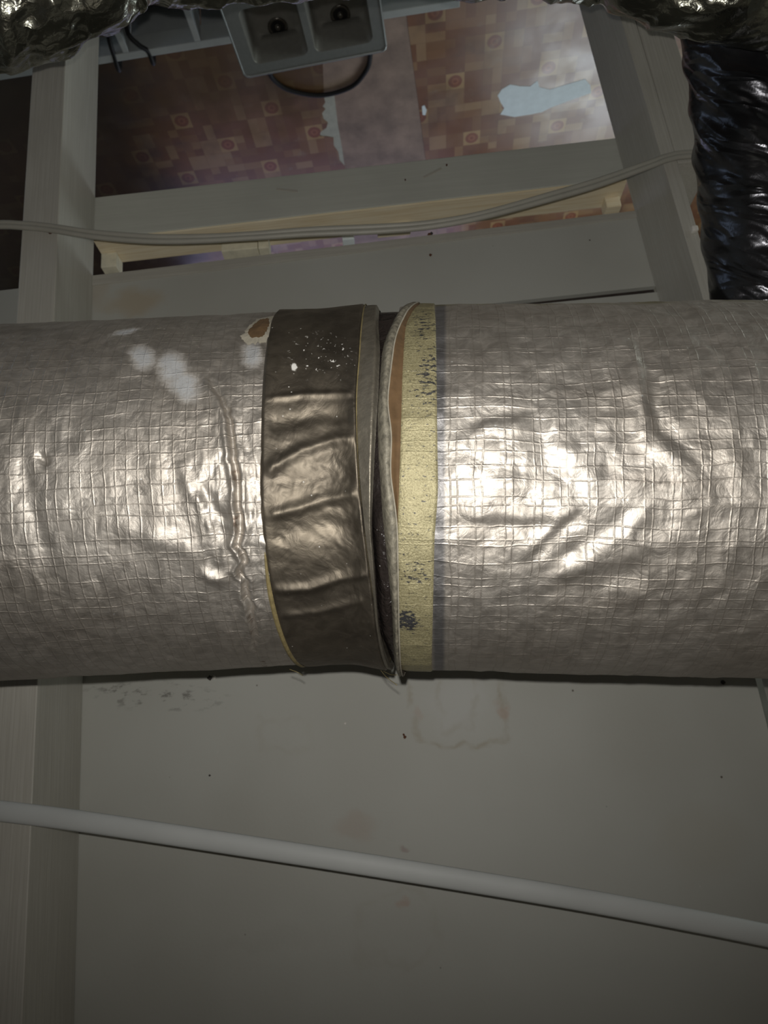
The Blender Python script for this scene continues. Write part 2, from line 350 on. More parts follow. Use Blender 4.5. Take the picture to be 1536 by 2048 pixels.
M['strip'] = plain('dull_tape_edge', rgb(128, 122, 110), .5, .75, nscale=90, namt=.2, bump=.0012)
M['flap'] = plain('grimy_grey_foil_edge', rgb(118, 113, 100), .6, .2, nscale=150, namt=.45, bump=.0015)
M['kraft'] = plain('brown_kraft_paper', rgb(90, 69, 45), .85, nscale=60, namt=.22, bump=.001)
M['yellow'] = plain('yellowed_tape_adhesive', rgb(118, 106, 72), .65, nscale=140, namt=.25, bump=.0006)
M['torn_white'] = plain('torn_white_paper', rgb(150, 144, 130), .7, nscale=120, namt=.15)
def black_film():
    m = NT('black_plastic_film'); uv = m.coord('UV'); m.bump(m.noise(uv, 60, 3, .6, 1.0), .004); m.bump(m.noise(uv, 240, 2), .0008)
    g = m.map(m.voro(uv, 150), .12, .05); g = m.math('MULTIPLY', g, m.map(m.noise(uv, 40, 2), .5, .62))
    return m.set(m.mix(g, rgb(38, 33, 31), rgb(190, 188, 184)), .3, 0, .6)
M['film'] = black_film()
def worn_tape():
    m = NT('worn_gold_tape'); u, v = uvs(m); uv = m.coord('UV')
    g = m.noise(uv, 520, 3, .7); base = m.mix(m.map(g, .3, .7), rgb(136, 128, 96), rgb(168, 160, 126))
    wear = m.noise(m.vmath('MULTIPLY', uv, (160, 330, 1)), 1, 5, .7)
    b1 = m.map(m.ell(u, v, .036, .129, .019, .020), 1.1, .2, 0, .19); b2 = m.map(m.ell(u, v, .056, -.105, .016, .05), 1.1, .2, 0, .10); b3 = m.map(m.ell(u, v, .045, .075, .02, .018), 1.1, .2, 0, .08); b4 = m.map(m.ell(u, v, .05, -.18, .014, .05), 1.1, .2, 0, .09)
    thr = m.math('SUBTRACT', .605, m.math('MAXIMUM', m.math('MAXIMUM', b1, b2), m.math('MAXIMUM', b3, b4)))
    k = m.map(m.math('SUBTRACT', wear, thr), 0.0, .03); base = m.mix(k, base, rgb(64, 64, 66))
    wv = m.math('ADD', v, m.math('MULTIPLY_ADD', m.noise(m.vmath('ADD', uv, (5, 3, 0)), 14, 2), .010, -.005)); th = lines(m, wv, .0115, .38, .0011)
    m.bump(g, .0009, .9); m.bump(th, .00018); m.bump(m.noise(uv, 40, 3), .001, .6)
    return m.set(base, m.map(g, .3, .7, .38, .52), .38, .5)
M['worn'] = worn_tape()
def dark_foil(name, col, rough, b1, b2, metal, kp, kq, dirt=.6):
    m = NT(name); u, v = uvs(m)
    p = m.math('ADD', m.math('MULTIPLY', u, kp), m.math('MULTIPLY', v, kp * .62)); q = m.math('SUBTRACT', m.math('MULTIPLY', v, kq), m.math('MULTIPLY', u, kq * .62))
    w = m.comb(p, q, 0.0); o = m.coord(); n = m.math('SUBTRACT', 1.0, m.math('ABSOLUTE', m.math('MULTIPLY_ADD', m.noise(w, 1.0, 2, .5, .5), 4.0, -2.0)))
    m.bump(n, b1, .9); m.bump(m.noise(o, 110, 2, .6, .8), b2, .8)
    return m.set(m.mix(m.map(m.noise(o, 14, 3), .35, .65), col, tuple(x * dirt for x in col[:3]) + (1,)), rough, metal, .5)
M['flex_foil'] = dark_foil('crinkled_flex_foil', rgb(150, 150, 138), .24, .0045, .0012, .95, 15, 12)
M['flex_black'] = dark_foil('black_silver_flex_foil', rgb(84, 84, 88), .27, .0030, .0005, .9, 26, 7)

# ------------------------------------------------------------------ the setting
FX0, FX1, FY0, FY1, CEIL = -3.0, 2.7, -2.2, 4.8, 4.3
fl = empty('floor'); tag(fl, kind='structure')
box('slab', FX0, FX1, FY0, FY1, -.12, 0, M['slab'], fl)
slab('vinyl_sheet', [(-.22, 1.55), (-.385, 2.92), (-.424, 3.228), (-.473, 3.636), (-.64, 4.8), (FX0, 4.8), (FX0, 1.55)], 0, .003, M['vinyl_right'], fl)
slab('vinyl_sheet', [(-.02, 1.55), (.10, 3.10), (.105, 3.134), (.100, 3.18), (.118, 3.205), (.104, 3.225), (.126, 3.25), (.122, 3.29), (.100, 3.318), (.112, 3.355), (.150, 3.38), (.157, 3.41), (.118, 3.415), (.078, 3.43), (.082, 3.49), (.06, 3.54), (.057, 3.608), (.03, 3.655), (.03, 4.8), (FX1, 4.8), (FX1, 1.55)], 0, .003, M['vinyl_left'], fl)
slab('felt_backing', [(.045, 3.134), (.11, 3.132), (.12, 3.2), (.135, 3.26), (.115, 3.33), (.16, 3.40), (.09, 3.44), (.08, 3.52), (.065, 3.6), (.03, 3.66), (.035, 3.5), (.044, 3.345)], 0, .0016, M['backing'], fl)
slab('bare_strip', [(-.02, 1.55), (.10, 3.10), (.105, 3.14), (.045, 3.15), (.044, 3.345), (.03, 3.655), (.03, 4.8), (-.64, 4.8), (-.473, 3.636), (-.424, 3.228), (-.385, 2.92), (-.22, 1.55)], 0, .0008, M['subfloor'], fl)
slab('bare_patch', [(-.881, 3.248), (-.90, 3.21), (-.944, 3.183), (-1.0, 3.20), (-1.061, 3.209), (-1.098, 3.175), (-1.115, 3.22), (-1.181, 3.243), (-1.27, 3.22), (-1.371, 3.196), (-1.41, 3.24), (-1.428, 3.295), (-1.32, 3.33), (-1.204, 3.371), (-1.16, 3.395), (-1.091, 3.404), (-1.0, 3.41), (-.911, 3.382), (-.93, 3.34), (-.905, 3.30)], .0025, .0042, M['paper'], fl)
slab('bare_patch', [(-.447, 3.27), (-.462, 3.265), (-.475, 3.30), (-.468, 3.335), (-.452, 3.33)], .0025, .0042, M['paper'], fl)
slab('bare_patch', [(.535, 4.02), (.42, 4.0), (.40, 4.05), (.5, 4.10)], .0025, .0042, M['paper'], fl)
slab('floorboards', [(FX0, FY0), (FX1, FY0), (FX1, 1.55), (FX0, 1.55)], 0, .003, M['subfloor'], fl)

tag(box('wall_front', FX0, FX1, FY0 - .12, FY0, 0, CEIL, M['upper_wall']), kind='structure')
def side_wall(name, x0, x1, ya, yb, za, zb):
    w = bmesh.new()
    for y0, y1, z0, z1 in [(FY0, ya, 0, CEIL), (yb, FY1, 0, CEIL), (ya, yb, 0, za), (ya, yb, zb, CEIL)]: bm_box(w, x0, x1, y0, y1, z0, z1)
    return tag(bm_obj(name, w, M['white_wall']), kind='structure')
side_wall('wall_left', FX1, FX1 + .12, -.2, 1.0, .4, 1.5); side_wall('wall_right', FX0 - .12, FX0, .5, 1.2, 1.05, 2.15)
bmw = bmesh.new()      # back wall with a high window (photo right) and a low wide one
for x0, x1, z0, z1 in [(FX0 - .12, -2.6, 0, CEIL), (-2.6, -1.5, 0, 1.15), (-2.6, -1.5, 2.6, CEIL), (-1.5, -.9, 0, CEIL), (-.9, 1.4, 0, .15), (-.9, 1.4, 1.05, CEIL), (1.4, FX1 + .12, 0, CEIL)]: bm_box(bmw, x0, x1, FY1, FY1 + .12, z0, z1)
tag(bm_obj('wall_back', bmw, M['white_wall']), kind='structure')
tag(box('ceiling', FX0 - .12, FX1 + .12, FY0 - .12, FY1 + .12, CEIL, CEIL + .1, M['upper_wall']), kind='structure')
def window(name, axis, at, a0, a1, z0, z1):
    w = tag(empty(name, (0, 0, 0)), kind='structure'); f = .05
    def b(nm, x0, x1, z_0, z_1, d=.05):
        if axis == 'x': box(nm, at - d / 2, at + d / 2, x0, x1, z_0, z_1, M['white_cab'], w, .004)
        else: box(nm, x0, x1, at - d / 2, at + d / 2, z_0, z_1, M['white_cab'], w, .004)
    b('frame_rail', a0, a1, z0, z0 + f); b('frame_rail', a0, a1, z1 - f, z1); b('frame_stile', a0, a0 + f, z0 + f, z1 - f); b('frame_stile', a1 - f, a1, z0 + f, z1 - f)
    b('mullion', (a0 + a1) / 2 - .025, (a0 + a1) / 2 + .025, z0 + f, z1 - f)
window('window_1', 'y', FY1 + .06, -2.6, -1.5, 1.15, 2.6)
window('window_2', 'y', FY1 + .06, -.9, 1.4, .15, 1.05)
window('added_window_left', 'x', FX1 + .06, -.2, 1.0, .4, 1.5)  # unseen window, added as the source of the bluish left light
window('added_window_right', 'x', FX0 - .06, .5, 1.2, 1.05, 2.15)  # unseen window, added as the source of the light on the left post

# partition above the doorway: boards fixed behind the posts
YP = 1.375
wf = empty('wall_partition'); tag(wf, kind='structure')
def board(nm, x0, x1, z0l, z0r, z1l, z1r, th=.014, y=YP, mat='panel'):
    # l = photo left (+X), r = photo right (-X)
    def fn(c):
        k = (c.x - x1) / (x0 - x1); lo = z0r + (z0l - z0r) * k; hi = z1r + (z1l - z1r) * k
        return Vector((c.x, c.y, lo if c.z < .5 else hi))
    return box(nm, x1, x0, y, y + th, 0, 1, M[mat], wf, .0008, fn)
board('panel_sheet', 1.35, -.634, 2.643, 2.641, 4.28, 4.28)
board('lower_board', 1.35, -.634, 2.478, 2.443, 2.6425, 2.625)
board('edge_batten', .596, -.632, 2.456, 2.427, 2.482, 2.444, .020, YP - .004, 'trim')
board('backing_strip', .62, -.634, 2.60, 2.60, 2.68, 2.68, .02, YP + .0141, 'dark_gap')
# small leftovers stuck to the sheet
def crumb(nm, x, z, r, mat, seed, parent=wf):
    bm = bmesh.new(); bmesh.ops.create_icosphere(bm, subdivisions=2, radius=1); rr = random.Random(seed)
    for v in bm.verts: v.co = Vector((v.co.x * r * rr.uniform(.6, 1.25) + x, v.co.y * r * .6 + YP - r * .3, v.co.z * r * rr.uniform(.6, 1.25) + z))
    return bm_obj(nm, bm, M[mat], parent)
crumb('debris_crumb', .349, 3.366, .0048, 'crumb_dark', 1); crumb('debris_crumb', .341, 3.366, .0038, 'staple', 2)
crumb('debris_crumb', .107, 3.470, .0022, 'staple', 3); crumb('debris_crumb', .003, 3.503, .0028, 'crumb_brown', 4); crumb('debris_crumb', .0045, 3.499, .002, 'crumb_brown', 5)
crumb('debris_crumb', -.05, 3.345, .0018, 'crumb_brown', 6); crumb('debris_crumb', .352, 3.465 + .07, .002, 'crumb_dark', 7); crumb('debris_crumb', -.159, 2.489, .0035, 'crumb_brown', 8); crumb('debris_crumb', -.163, 2.434, .0045, 'crumb_brown', 9); crumb('debris_crumb', -.168, 2.432, .004, 'crumb_dark', 12); crumb('debris_crumb', -.575, 3.464, .004, 'crumb_dark', 10)

def lean(x0, s, zr):
    return lambda c: Vector((c.x + s * (c.z - zr), c.y, c.z))
pl = empty('timber_post', (.637, 1.2875, 0)); tag(pl, 'grey painted timber post left of the doorway, crossed by both cables', 'post')
def local(o, p): o.location = -p.location; return o
local(box('shaft', .6005, .6735, 1.2, YP - .0005, 0, CEIL, M['post'], pl, .002, lean(0, -.0125, 2.0)), pl)
def nail(x, y, z, r, mat, parent, ln=.004):
    o = lathe('nail_head', [(.0001, 0), (r * .8, 0), (r, .0012), (r, ln)], M[mat], None, 14); o.rotation_euler = (PI / 2, 0, 0)
    o.parent = parent; o.location = Vector((x, y, z)) - parent.location; return o
nail(.6085, 1.1985, 2.482, .0035, 'rust', pl)
pr = empty('timber_post', (-.64, 1.2875, 0)); tag(pr, 'grey painted timber post right of the doorway, next to the black flex duct', 'post')
def jamb_fn(c):
    inn = c.x > -.65; back = c.y > 1.3
    if inn: x = (-.6265 - .0150 * (c.z - 2.3)) if back else (-.638 - .0088 * (c.z - 2.1))
    else: x = (-.655 - .012 * (c.z - 2.3))
    if inn and not back: x = -.6265 - .0150 * (c.z - 2.3)
    return Vector((x, c.y, c.z))
local(box('shaft', -.656, -.6265, 1.2, YP - .0005, 0, CEIL, M['post'], pr, .0015, jamb_fn), pr)
local(box('stud', -.7285, -.656, 1.2, YP - .0005, 0, 2.462, M['post'], pr, .002, lambda c: Vector((c.x - .011 * (c.z - 2.3), c.y, c.z))), pr)
clip = box('cable_clip', -.006, .006, -.012, 0, -.006, .006, M['staple'], pr, .003); clip.location = Vector((-.650, 1.2, 2.63)) - pr.location
hd = empty('door_header', (0, 1.42, 2.28)); tag(hd, 'grey painted header beam across the doorway with bare yellow wood on top', 'beam')
def hfn(c):
    k = (c.x + .62) / 1.22; return Vector((c.x, c.y, c.z + .022 * (k - .4)))
local(box('beam', -.632, .600, YP, 1.462, 2.222, 2.340, M['beam'], hd, .002, hfn), hd)
local(box('bare_edge', -.631, .599, YP + .003, 1.460, 2.338, 2.344, M['pine'], hd, .001, hfn), hd)
for x, z, l, a in [(.15, 2.270, .05, .25), (-.19, 2.262, .05, -.45)]:
    o = box('gouge', -l / 2, l / 2, -.0012, .001, -.003, .003, M['trim'], hd, .001); o.rotation_euler = (0, a, 0); o.location = Vector((x, YP, z)) - hd.location
nail(-.225, YP - .001, 2.246, .0020, 'rust', hd); nail(-.125, YP - .001, 2.277, .0016, 'rust', hd)
def shim(x0, x1, y0, y1, h, lab, cat='wood block', bev=.002, tilt=0.0, mat='shim'):
    o = box('wood_shim', x0, x1, y0, y1, 0, h, M[mat], None, bev); zz = 2.344 + .022 * (((x0 + x1) / 2 + .62) / 1.22 - .4); o.location = (0, 0, zz + .0005)
    tag(o, lab, cat); return o
shim(.233, .319, 1.430, 1.461, .026, 'long cream wood block on the header beam, left of its middle')
shim(.206, .231, 1.424, 1.461, .034, 'short cream wood block butted against the right end of the longer one')
shim(.562, .598, 1.420, 1.461, .040, 'cream wood block in the left corner of the header beam, by the left post')
shim(.006, .034, 1.432, 1.461, .030, 'small pale blue chip of paper on the middle of the header beam', 'chip', mat='paper')
shim(-.129, -.050, 1.432, 1.461, .014, 'thin yellow sliver of bare wood on the header beam, right of its middle', 'wood block', mat='pine')
shim(-.625, -.590, 1.425, 1.461, .030, 'crumbling yellow wood block at the right end of the header beam', 'wood block', mat='pine')

# ------------------------------------------------------------------ insulated duct
R = .2
def frame(t):
    t = np.asarray(t, float); X = -t; w = sm((.06 - X) / .10)
    cy = (1 - w) * (.8128 + .0493 * (.0297 - X)) + w * (.785 + .0432 * (X + .0698)); cz = (1 - w) * (3.236 + .0331 * (.0297 - X)) + w * (3.2613 - .1246 * (X + .0698))
    c = np.stack([X, cy, cz], -1); w = w[..., None]
    d = (1 - w) * np.array([-.9982, .0492, .0330]) + w * np.array([-.9914, -.0428, .1235]); d /= np.linalg.norm(d, axis=-1, keepdims=True)
    cv = np.array([0, -.9352, .3540]); e1 = cv - (d @ cv)[..., None] * d; e1 /= np.linalg.norm(e1, axis=-1, keepdims=True)
    return c, e1, np.cross(d, e1)
def surf(t, th, r):
    c, e1, e2 = frame(t); return c + np.asarray(r)[..., None] * (np.cos(th)[..., None] * e1 + np.sin(th)[..., None] * e2)
tape_left = [(-1.6, -.107), (-1.244, -0.1055), (-0.996, -0.1085), (-0.744, -0.1095), (-0.428, -0.112), (-0.182, -0.114), (0.044, -0.1165), (0.254, -0.1165), (0.46, -0.1145), (0.682, -0.1115), (0.938, -0.1065), (1.34, -0.0975)]
tape_right = [(-1.33, -0.011), (-0.936, -0.0125), (-0.638, -0.0145), (-0.406, -0.0185), (-0.212, -0.0185), (-0.03, -0.017), (0.148, -0.013), (0.31, -0.009), (0.49, -0.004), (0.714, -0.002), (1.046, 0.003), (1.322, 0.0075)]
strip_right = [(-1.33, 0.003), (-0.926, 0.005), (-0.704, 0.0085), (-0.458, 0.008), (-0.26, 0.0055), (-0.102, 0.003), (0.054, 0.0005), (0.19, -0.0025), (0.33, 0.0), (0.486, 0.001), (0.71, 0.002), (0.996, 0.0075), (1.312, 0.0135)]
flap_left = [(-1.334, 0.0335), (-0.92, 0.0195), (-0.714, 0.012), (-0.528, 0.011), (-0.324, 0.0085), (-0.142, 0.01), (0.01, 0.0125), (0.11, 0.014), (0.288, 0.018), (0.444, 0.0205), (0.598, 0.0225), (1.09, 0.02)]
flap_crest = [(-1.324, 0.0405), (-0.964, 0.0295), (-0.758, 0.022), (-0.462, 0.018), (-0.372, 0.016), (-0.234, 0.022), (-0.062, 0.02), (0.024, 0.024), (0.15, 0.0275), (0.33, 0.0275), (0.526, 0.027), (1.084, 0.0245)]
worn_left = [(-1.254, 0.0435), (-0.916, 0.032), (-0.528, 0.0315), (-0.326, 0.0315), (-0.146, 0.031), (0.038, 0.0295), (0.15, 0.0285), (0.33, 0.028), (0.526, 0.0275), (1.082, 0.025)]
worn_right = [(-1.196, 0.0595), (-0.91, 0.0615), (-0.526, 0.063), (-0.236, 0.064), (0.022, 0.065), (0.19, 0.062), (0.434, 0.061), (1.018, 0.0585)]
def curve(pts):
    a = np.array(pts); th = np.linspace(-PI, PI, 1601); y = np.interp(th, a[:, 0], a[:, 1])
    k = np.hanning(61); k /= k.sum(); y = np.convolve(np.pad(y, 30, mode='edge'), k, 'valid')
    return lambda q: np.interp(q, th, y)
TL, TR, SR, FL, FC, WL, WR = [curve(c) for c in (tape_left, tape_right, strip_right, flap_left, flap_crest, worn_left, worn_right)]
def theta_grid(step=.0014, back=40, lim=1.55):
    a = np.arange(-lim, lim, step / R); b = np.linspace(lim, 2 * PI - lim, back, endpoint=False); return np.concatenate([a, b])
def seg_field(t, v, pts):
    """signed distance to a polyline given as (theta, t) and the place along it (0..1)"""
    P = np.array([(b, a * R) for a, b in pts]); best = np.full(t.shape, 9.0); sg = np.zeros(t.shape); al = np.zeros(t.shape)
    ln = np.concatenate([[0], np.cumsum(np.hypot(*np.diff(P, axis=0).T))]); ln = ln / ln[-1]
    for i, (p, q) in enumerate(zip(P[:-1], P[1:])):
        e = q - p; L2 = e @ e; k = np.clip(((t - p[0]) * e[0] + (v - p[1]) * e[1]) / L2, 0, 1)
        dx = t - p[0] - k * e[0]; dy = v - p[1] - k * e[1]; d = np.hypot(dx, dy); s = np.sign(e[0] * dy - e[1] * dx)
        u = d < best; best = np.where(u, d, best); sg = np.where(u, s, sg); al = np.where(u, ln[i] + k * (ln[i + 1] - ln[i]), al)
    return best * sg, al
def crease(t, v, pts, h, w, kind='ridge', fade=True):
    d, al = seg_field(t, v, pts); x = d / w; g = np.sin(np.clip(al, 0, 1) * PI) ** .6 if fade else 1.0
    return h * g * np.exp(-x * x) if kind == 'ridge' else h * g * x * np.exp(-x * x / 2) * 1.65
duct = empty('insulated_duct', (0, .80, 3.25)); tag(duct, 'thick foil wrapped insulated duct running across the middle of the view', 'duct')
def patch(name, a, b, nu, rfun, mat, step=.0014, back=40, lim=1.55, theta=None, close=True, us=None):
    th = theta_grid(step, back, lim) if theta is None else theta; n = len(th); u = np.linspace(0, 1, nu) if us is None else us; nu = len(u)
    thw = np.where(th > PI, th - 2 * PI, th)
    A = a(thw) if callable(a) else np.full(n, a); B = b(thw) if callable(b) else np.full(n, b)
    U, TH = np.meshgrid(u, thw, indexing='ij'); T = A[None] + (B - A)[None] * U
    r = rfun(T, TH, U); V = surf(T, TH, r).reshape(-1, 3) - np.array(duct.location)
    uv = np.stack([T, TH * R], -1).reshape(-1, 2); m = n if close else n - 1
    i, j = np.meshgrid(np.arange(nu - 1), np.arange(m), indexing='ij'); j2 = (j + 1) % n
    F = np.stack([i * n + j, i * n + j2, (i + 1) * n + j2, (i + 1) * n + j], -1).reshape(-1, 4)
    me = bpy.data.meshes.new(name); me.from_pydata(V.tolist(), [], F.tolist()); me.update()
    me.polygons.foreach_set('use_smooth', [True] * len(me.polygons))
    l = me.uv_layers.new(name='UVMap'); idx = np.empty(len(me.loops), dtype=np.int32); me.loops.foreach_get('vertex_index', idx)
    l.data.foreach_set('uv', uv.astype(np.float32)[idx].ravel()); return link(name, me, M[mat], duct)
seam = [(-.62, -.163), (-0.524, -0.158), (-0.438, -0.1505), (-0.334, -0.1435), (-0.188, -0.14), (-0.074, -0.138), (0.062, -0.137), (0.176, -0.1375), (0.272, -0.1375), (0.426, -0.137), (0.572, -0.136), (0.748, -0.1365), (1.012, -0.142)]
def r_left(t, th, u):
    v = th * R; r = np.full(t.shape, R) + .0022 * fbm(t * 9, v * 9, 1, 3) + .0013 * ridged(t * 24 + 2 * v, v * 14, 5, 3)
    near = sm((t + .20) / .05); r = r + near * .0034 * ridged(t * 60, v * 26, 9, 3) * np.exp(-((th - .1) / .55) ** 2)
    t0 = t; t = t + .0060 * vnoise(v * 75, t * 25, 31) + .0030 * vnoise(v * 190, t * 60, 32)
    r += crease(t, v, seam, -.0055, .0024) + crease(t, v, [(a, b - .005) for a, b in seam], .0032, .003) + crease(t, v, [(a, b + .0055) for a, b in seam[3:]], .0022, .003)
    t = t0
    for p, h, w in [([(-0.058, -0.1695), (0.126, -0.154), (0.244, -0.1515)], -.004, .006), ([(-0.358, -0.3345), (-0.008, -0.3205), (0.222, -0.312), (0.422, -0.315)], -.0022, .008), ([(-0.22, -0.313), (-0.16, -0.304)], -.003, .004), ([(0.10, -0.2605), (0.2, -0.2095), (0.30, -0.1665)], .003, .011), ([(-.15, -.185), (.0, -.178), (.06, -.165)], .003, .006), ([(.36, -.178), (.40, -.165), (.42, -.15)], .0035, .006)]:
        r += crease(t, v, p, h, w)
    return r
gr_left = np.concatenate([np.linspace(-1.0, -.36, 30), np.linspace(-.36, -.09, 200)[1:]])
def const_u(t0, t1, ts): return (ts - t0) / (t1 - t0)
tag(patch('foil_jacket', -1.0, -.09, 0, r_left, 'jacket_left', .0015, us=const_u(-1.0, -.09, gr_left)), 'scrim patterned foil jacket with white overspray')
def r_right(t, th, u):
    v = th * R; r = np.full(t.shape, R) + .0024 * fbm(t * 8, v * 8, 21, 3) + .0014 * ridged(t * 22 - 5 * v, v * 26 + 6 * t, 25, 3) * np.exp(-((th - .1) / .7) ** 2) + .0012 * ridged(t * 40, v * 40, 27, 2)
    for p, h, w, k in [([(-0.78, .236), (-0.6, 0.243), (-0.398, 0.2435), (-0.258, 0.2455), (-0.192, 0.258), (-0.044, 0.29)], .0052, .007, 'step'), ([(-.75, .215), (-.45, .222), (-.3, .226)], .003, .012, 'ridge'), ([(-.9, .30), (-.5, .315), (-.3, .32)], -.0025, .010, 'ridge'),
        ([(0.01, 0.2455), (0.17, 0.218), (0.33, 0.174), (0.458, 0.1455)], -.004, .007, 'step'), ([(0.064, 0.1885), (0.172, 0.164), (0.332, 0.1355)], .0035, .005, 'step'), ([(-0.218, 0.075), (-0.284, 0.1005), (-0.33, 0.1515)], .003, .006, 'step'), ([(-0.402, 0.152), (-0.172, 0.1635), (-0.042, 0.188), (0.15, 0.189)], -.0032, .008, 'step'), ([(0.234, 0.28), (0.28, 0.244), (0.378, 0.1955), (0.432, 0.145)], .0035, .009, 'step'),
        ([(-.15, .08), (-.06, .12), (-.02, .17)], .003, .007, 'step'), ([(.12, .08), (.14, .14), (.11, .19)], -.003, .006, 'step')]:
        r += .42 * crease(t, v, p, h, w, k)
    return r
gr_right = np.concatenate([np.linspace(.024, .36, 250), np.linspace(.36, 1.0, 30)[1:]])
tag(patch('foil_jacket', .024, 1.0, 0, r_right, 'jacket_right', .0015, us=const_u(.024, 1.0, gr_right)), 'foil jacket with paired scrim threads')
folds = [([(-0.418, -0.107), (-0.430, -0.077), (-0.425, -0.0265)], .0028, .0035), ([(-0.088, -0.1065), (-0.162, -0.0785), (-0.202, -0.0505), (-0.212, -0.022)], .0050, .0055), ([(0.114, -0.111), (0.088, -0.0815), (0.056, -0.0585), (0.026, -0.0165)], .0055, .0055), ([(0.476, -0.1105), (0.472, -0.0775), (0.426, -0.048), (0.398, -0.0115)], .0050, .005), ([(0.63, -0.1085), (0.612, -0.07), (0.548, -0.0235)], .003, .0045), ([(-.30, -.10), (-.33, -.06), (-.31, -.03)], -.003, .008), ([(.2, -.10), (.17, -.06), (.18, -.03)], -.0026, .009), ([(-.03, -.10), (-.05, -.06), (-.06, -.03)], -.0026, .008)]
def r_band(t, th, u):
    v = th * R; r = R + .0042 + .002 * fbm(t * 20, v * 14, 41, 3)
    ins = np.clip(np.minimum(u, 1 - u) / .12, 0, 1)
    mid = np.exp(-((th - .03) / .45) ** 2); w = .0012 * ridged(t * 42 + v * 22, v * 50 - t * 30, 44, 3) * mid
    for p, h, wd in folds: w = w + .75 * crease(t, v, p, h, wd, 'ridge', False)
    r = r + w * ins; return r - .0035 * (1 - np.clip(np.minimum(u, 1 - u) / .035, 0, 1)) ** 2
tag(patch('tape_band', TL, TR, 76, r_band, 'band', .0013), 'smooth dark foil tape band with cross wrinkles')
yb = lambda a, b, d: (lambda q: a(q) + d)
patch('tape_edge', yb(TR, 0, -.0006), lambda q: TR(q) + .0009 - .0012 * sm((q + .45) / .5), 4, lambda t, th, u: R + .0040 + 0 * t + .0010 * np.sin(u * PI) - .004 * sm((th + .3) / .5), 'yellow', .004)
def edge_w(q): return TL(q) - .0002 - .0032 * sm((q - .2) / .35)
patch('backing_edge', edge_w, yb(TL, 0, .0012), 5, lambda t, th, u: R + .0036 + .0016 * np.sin(u * PI) - .012 * (1 - sm((th - .05) / .35)), 'yellow', .004)
patch('under_tape', yb(TR, 0, .0008), SR, 14, lambda t, th, u: R + .0032 - .006 * sm((u - .75) / .25) + .0008 * fbm(t * 60, th * R * 40, 51, 3), 'strip', .003)
def r_recess(t, th, u):
    v = th * R; low = sm((th + .02) / .22)
    return R - .024 + .019 * sm((-th - .95) / .3) + low * .0195 * np.sin(np.clip((u - .12) / .76, 0, 1) * PI) ** .6 + .004 * ridged(t * 50, v * 16, 61, 3) * low
patch('inner_film', yb(SR, 0, -.006), yb(FC, 0, .006), 26, r_recess, 'film', .002)
def crest(th): return .0085 - .0035 * np.exp(-((th + 1.25) / .3) ** 2)
def r_flap(t, th, u):
    v = th * R; return R - .004 * (1 - u) ** 3 + (crest(th) + .002) * np.sin(np.clip(.12 + u * .62, 0, 1) * PI) + .0012 * fbm(t * 30, v * 26, 71, 3) - .003 * u
patch('flap_lip', yb(FL, 0, -.0012), yb(FC, 0, .0022), 14, r_flap, 'flap', .002)
tag(patch('flap_rim', yb(FC, 0, .0016), yb(FC, 0, .0030), 4, lambda t, th, u: R + crest(th) - .0012 + .0012 * np.sin(u * PI) + .0012 * fbm(t * 30, th * R * 26, 71, 3), 'torn_white', .003), 'pale torn edge of the flap')
patch('kraft_lining', yb(FC, 0, .002), yb(WL, 0, .0012), 10, lambda t, th, u: r_right(t, th, u) + .0012 + (crest(th) - .0032) * (1 - sm(u * 1.2)), 'kraft', .002)
patch('worn_tape', WL, WR, 30, lambda t, th, u: r_right(t, th, u) + .0016 - .0012 * (1 - np.clip(np.minimum(u, 1 - u) / .05, 0, 1)), 'worn', .0016)
# torn hole in the jacket by the tape's top corner: brown liner and a ragged white rim
hole = [(-0.878, -0.131), (-0.974, -0.126), (-1.042, -0.1195), (-1.076, -0.109), (-0.994, -0.1065), (-0.888, -0.108), (-0.82, -0.1115), (-0.81, -0.12), (-0.818, -0.1275)]
def blob(name, pts, off, mat, grow=1.0, seed=0, n=48):
    P = np.array([(b, a) for a, b in pts]); c = P.mean(0); Q = np.concatenate([P, P[:1]]); k = np.linspace(0, len(P), n, endpoint=False)
    E = np.stack([np.interp(k, np.arange(len(Q)), Q[:, i]) for i in (0, 1)], -1); E = c + (E - c) * (grow * (1 + .05 * np.random.default_rng(seed).standard_normal(n))[:, None])
    rings = [1.0, .6, .25]; V = []
    for g in rings:
        q = c + (E - c) * g; V.append(surf(q[:, 0], q[:, 1], r_left(q[:, 0], q[:, 1], 0) + off + .0015 * (1 - g)))
    V.append(surf(c[:1], c[1:], r_left(c[:1], c[1:], 0) + off + .0015)); V = np.concatenate(V) - np.array(duct.location)
    F = [(r * n + j, r * n + (j + 1) % n, (r + 1) * n + (j + 1) % n, (r + 1) * n + j) for r in range(2) for j in range(n)] + [(2 * n + j, 2 * n + (j + 1) % n, 3 * n) for j in range(n)]
    return mesh(name, V, F, M[mat], duct, False)
tag(blob('torn_rim', hole, .0012, 'torn_white', 1.28, 3), 'ragged white torn edge'); tag(blob('exposed_liner', hole, .0024, 'kraft', .85, 4), 'brown liner showing through the tear')
# loose glass fibres at the underside of the joint
fb = []
for k, (a, b, c, d) in enumerate([((.0, 1.33), (.012, 1.22), (.022, 1.10), .003), ((-.004, 1.38), (.006, 1.30), (.02, 1.26), .006), ((-.115, 1.36), (-.105, 1.33), (-.10, 1.36), .004)]):
    P = [surf(np.array([p[0]]), np.array([p[1]]), np.array([R + .006 + d * i]))[0] - np.array(duct.location) for i, p in enumerate((a, b, c))]
    tube('loose_fibre', catmull(P, 6), .0004, .0004, M['yellow'], duct, 5)

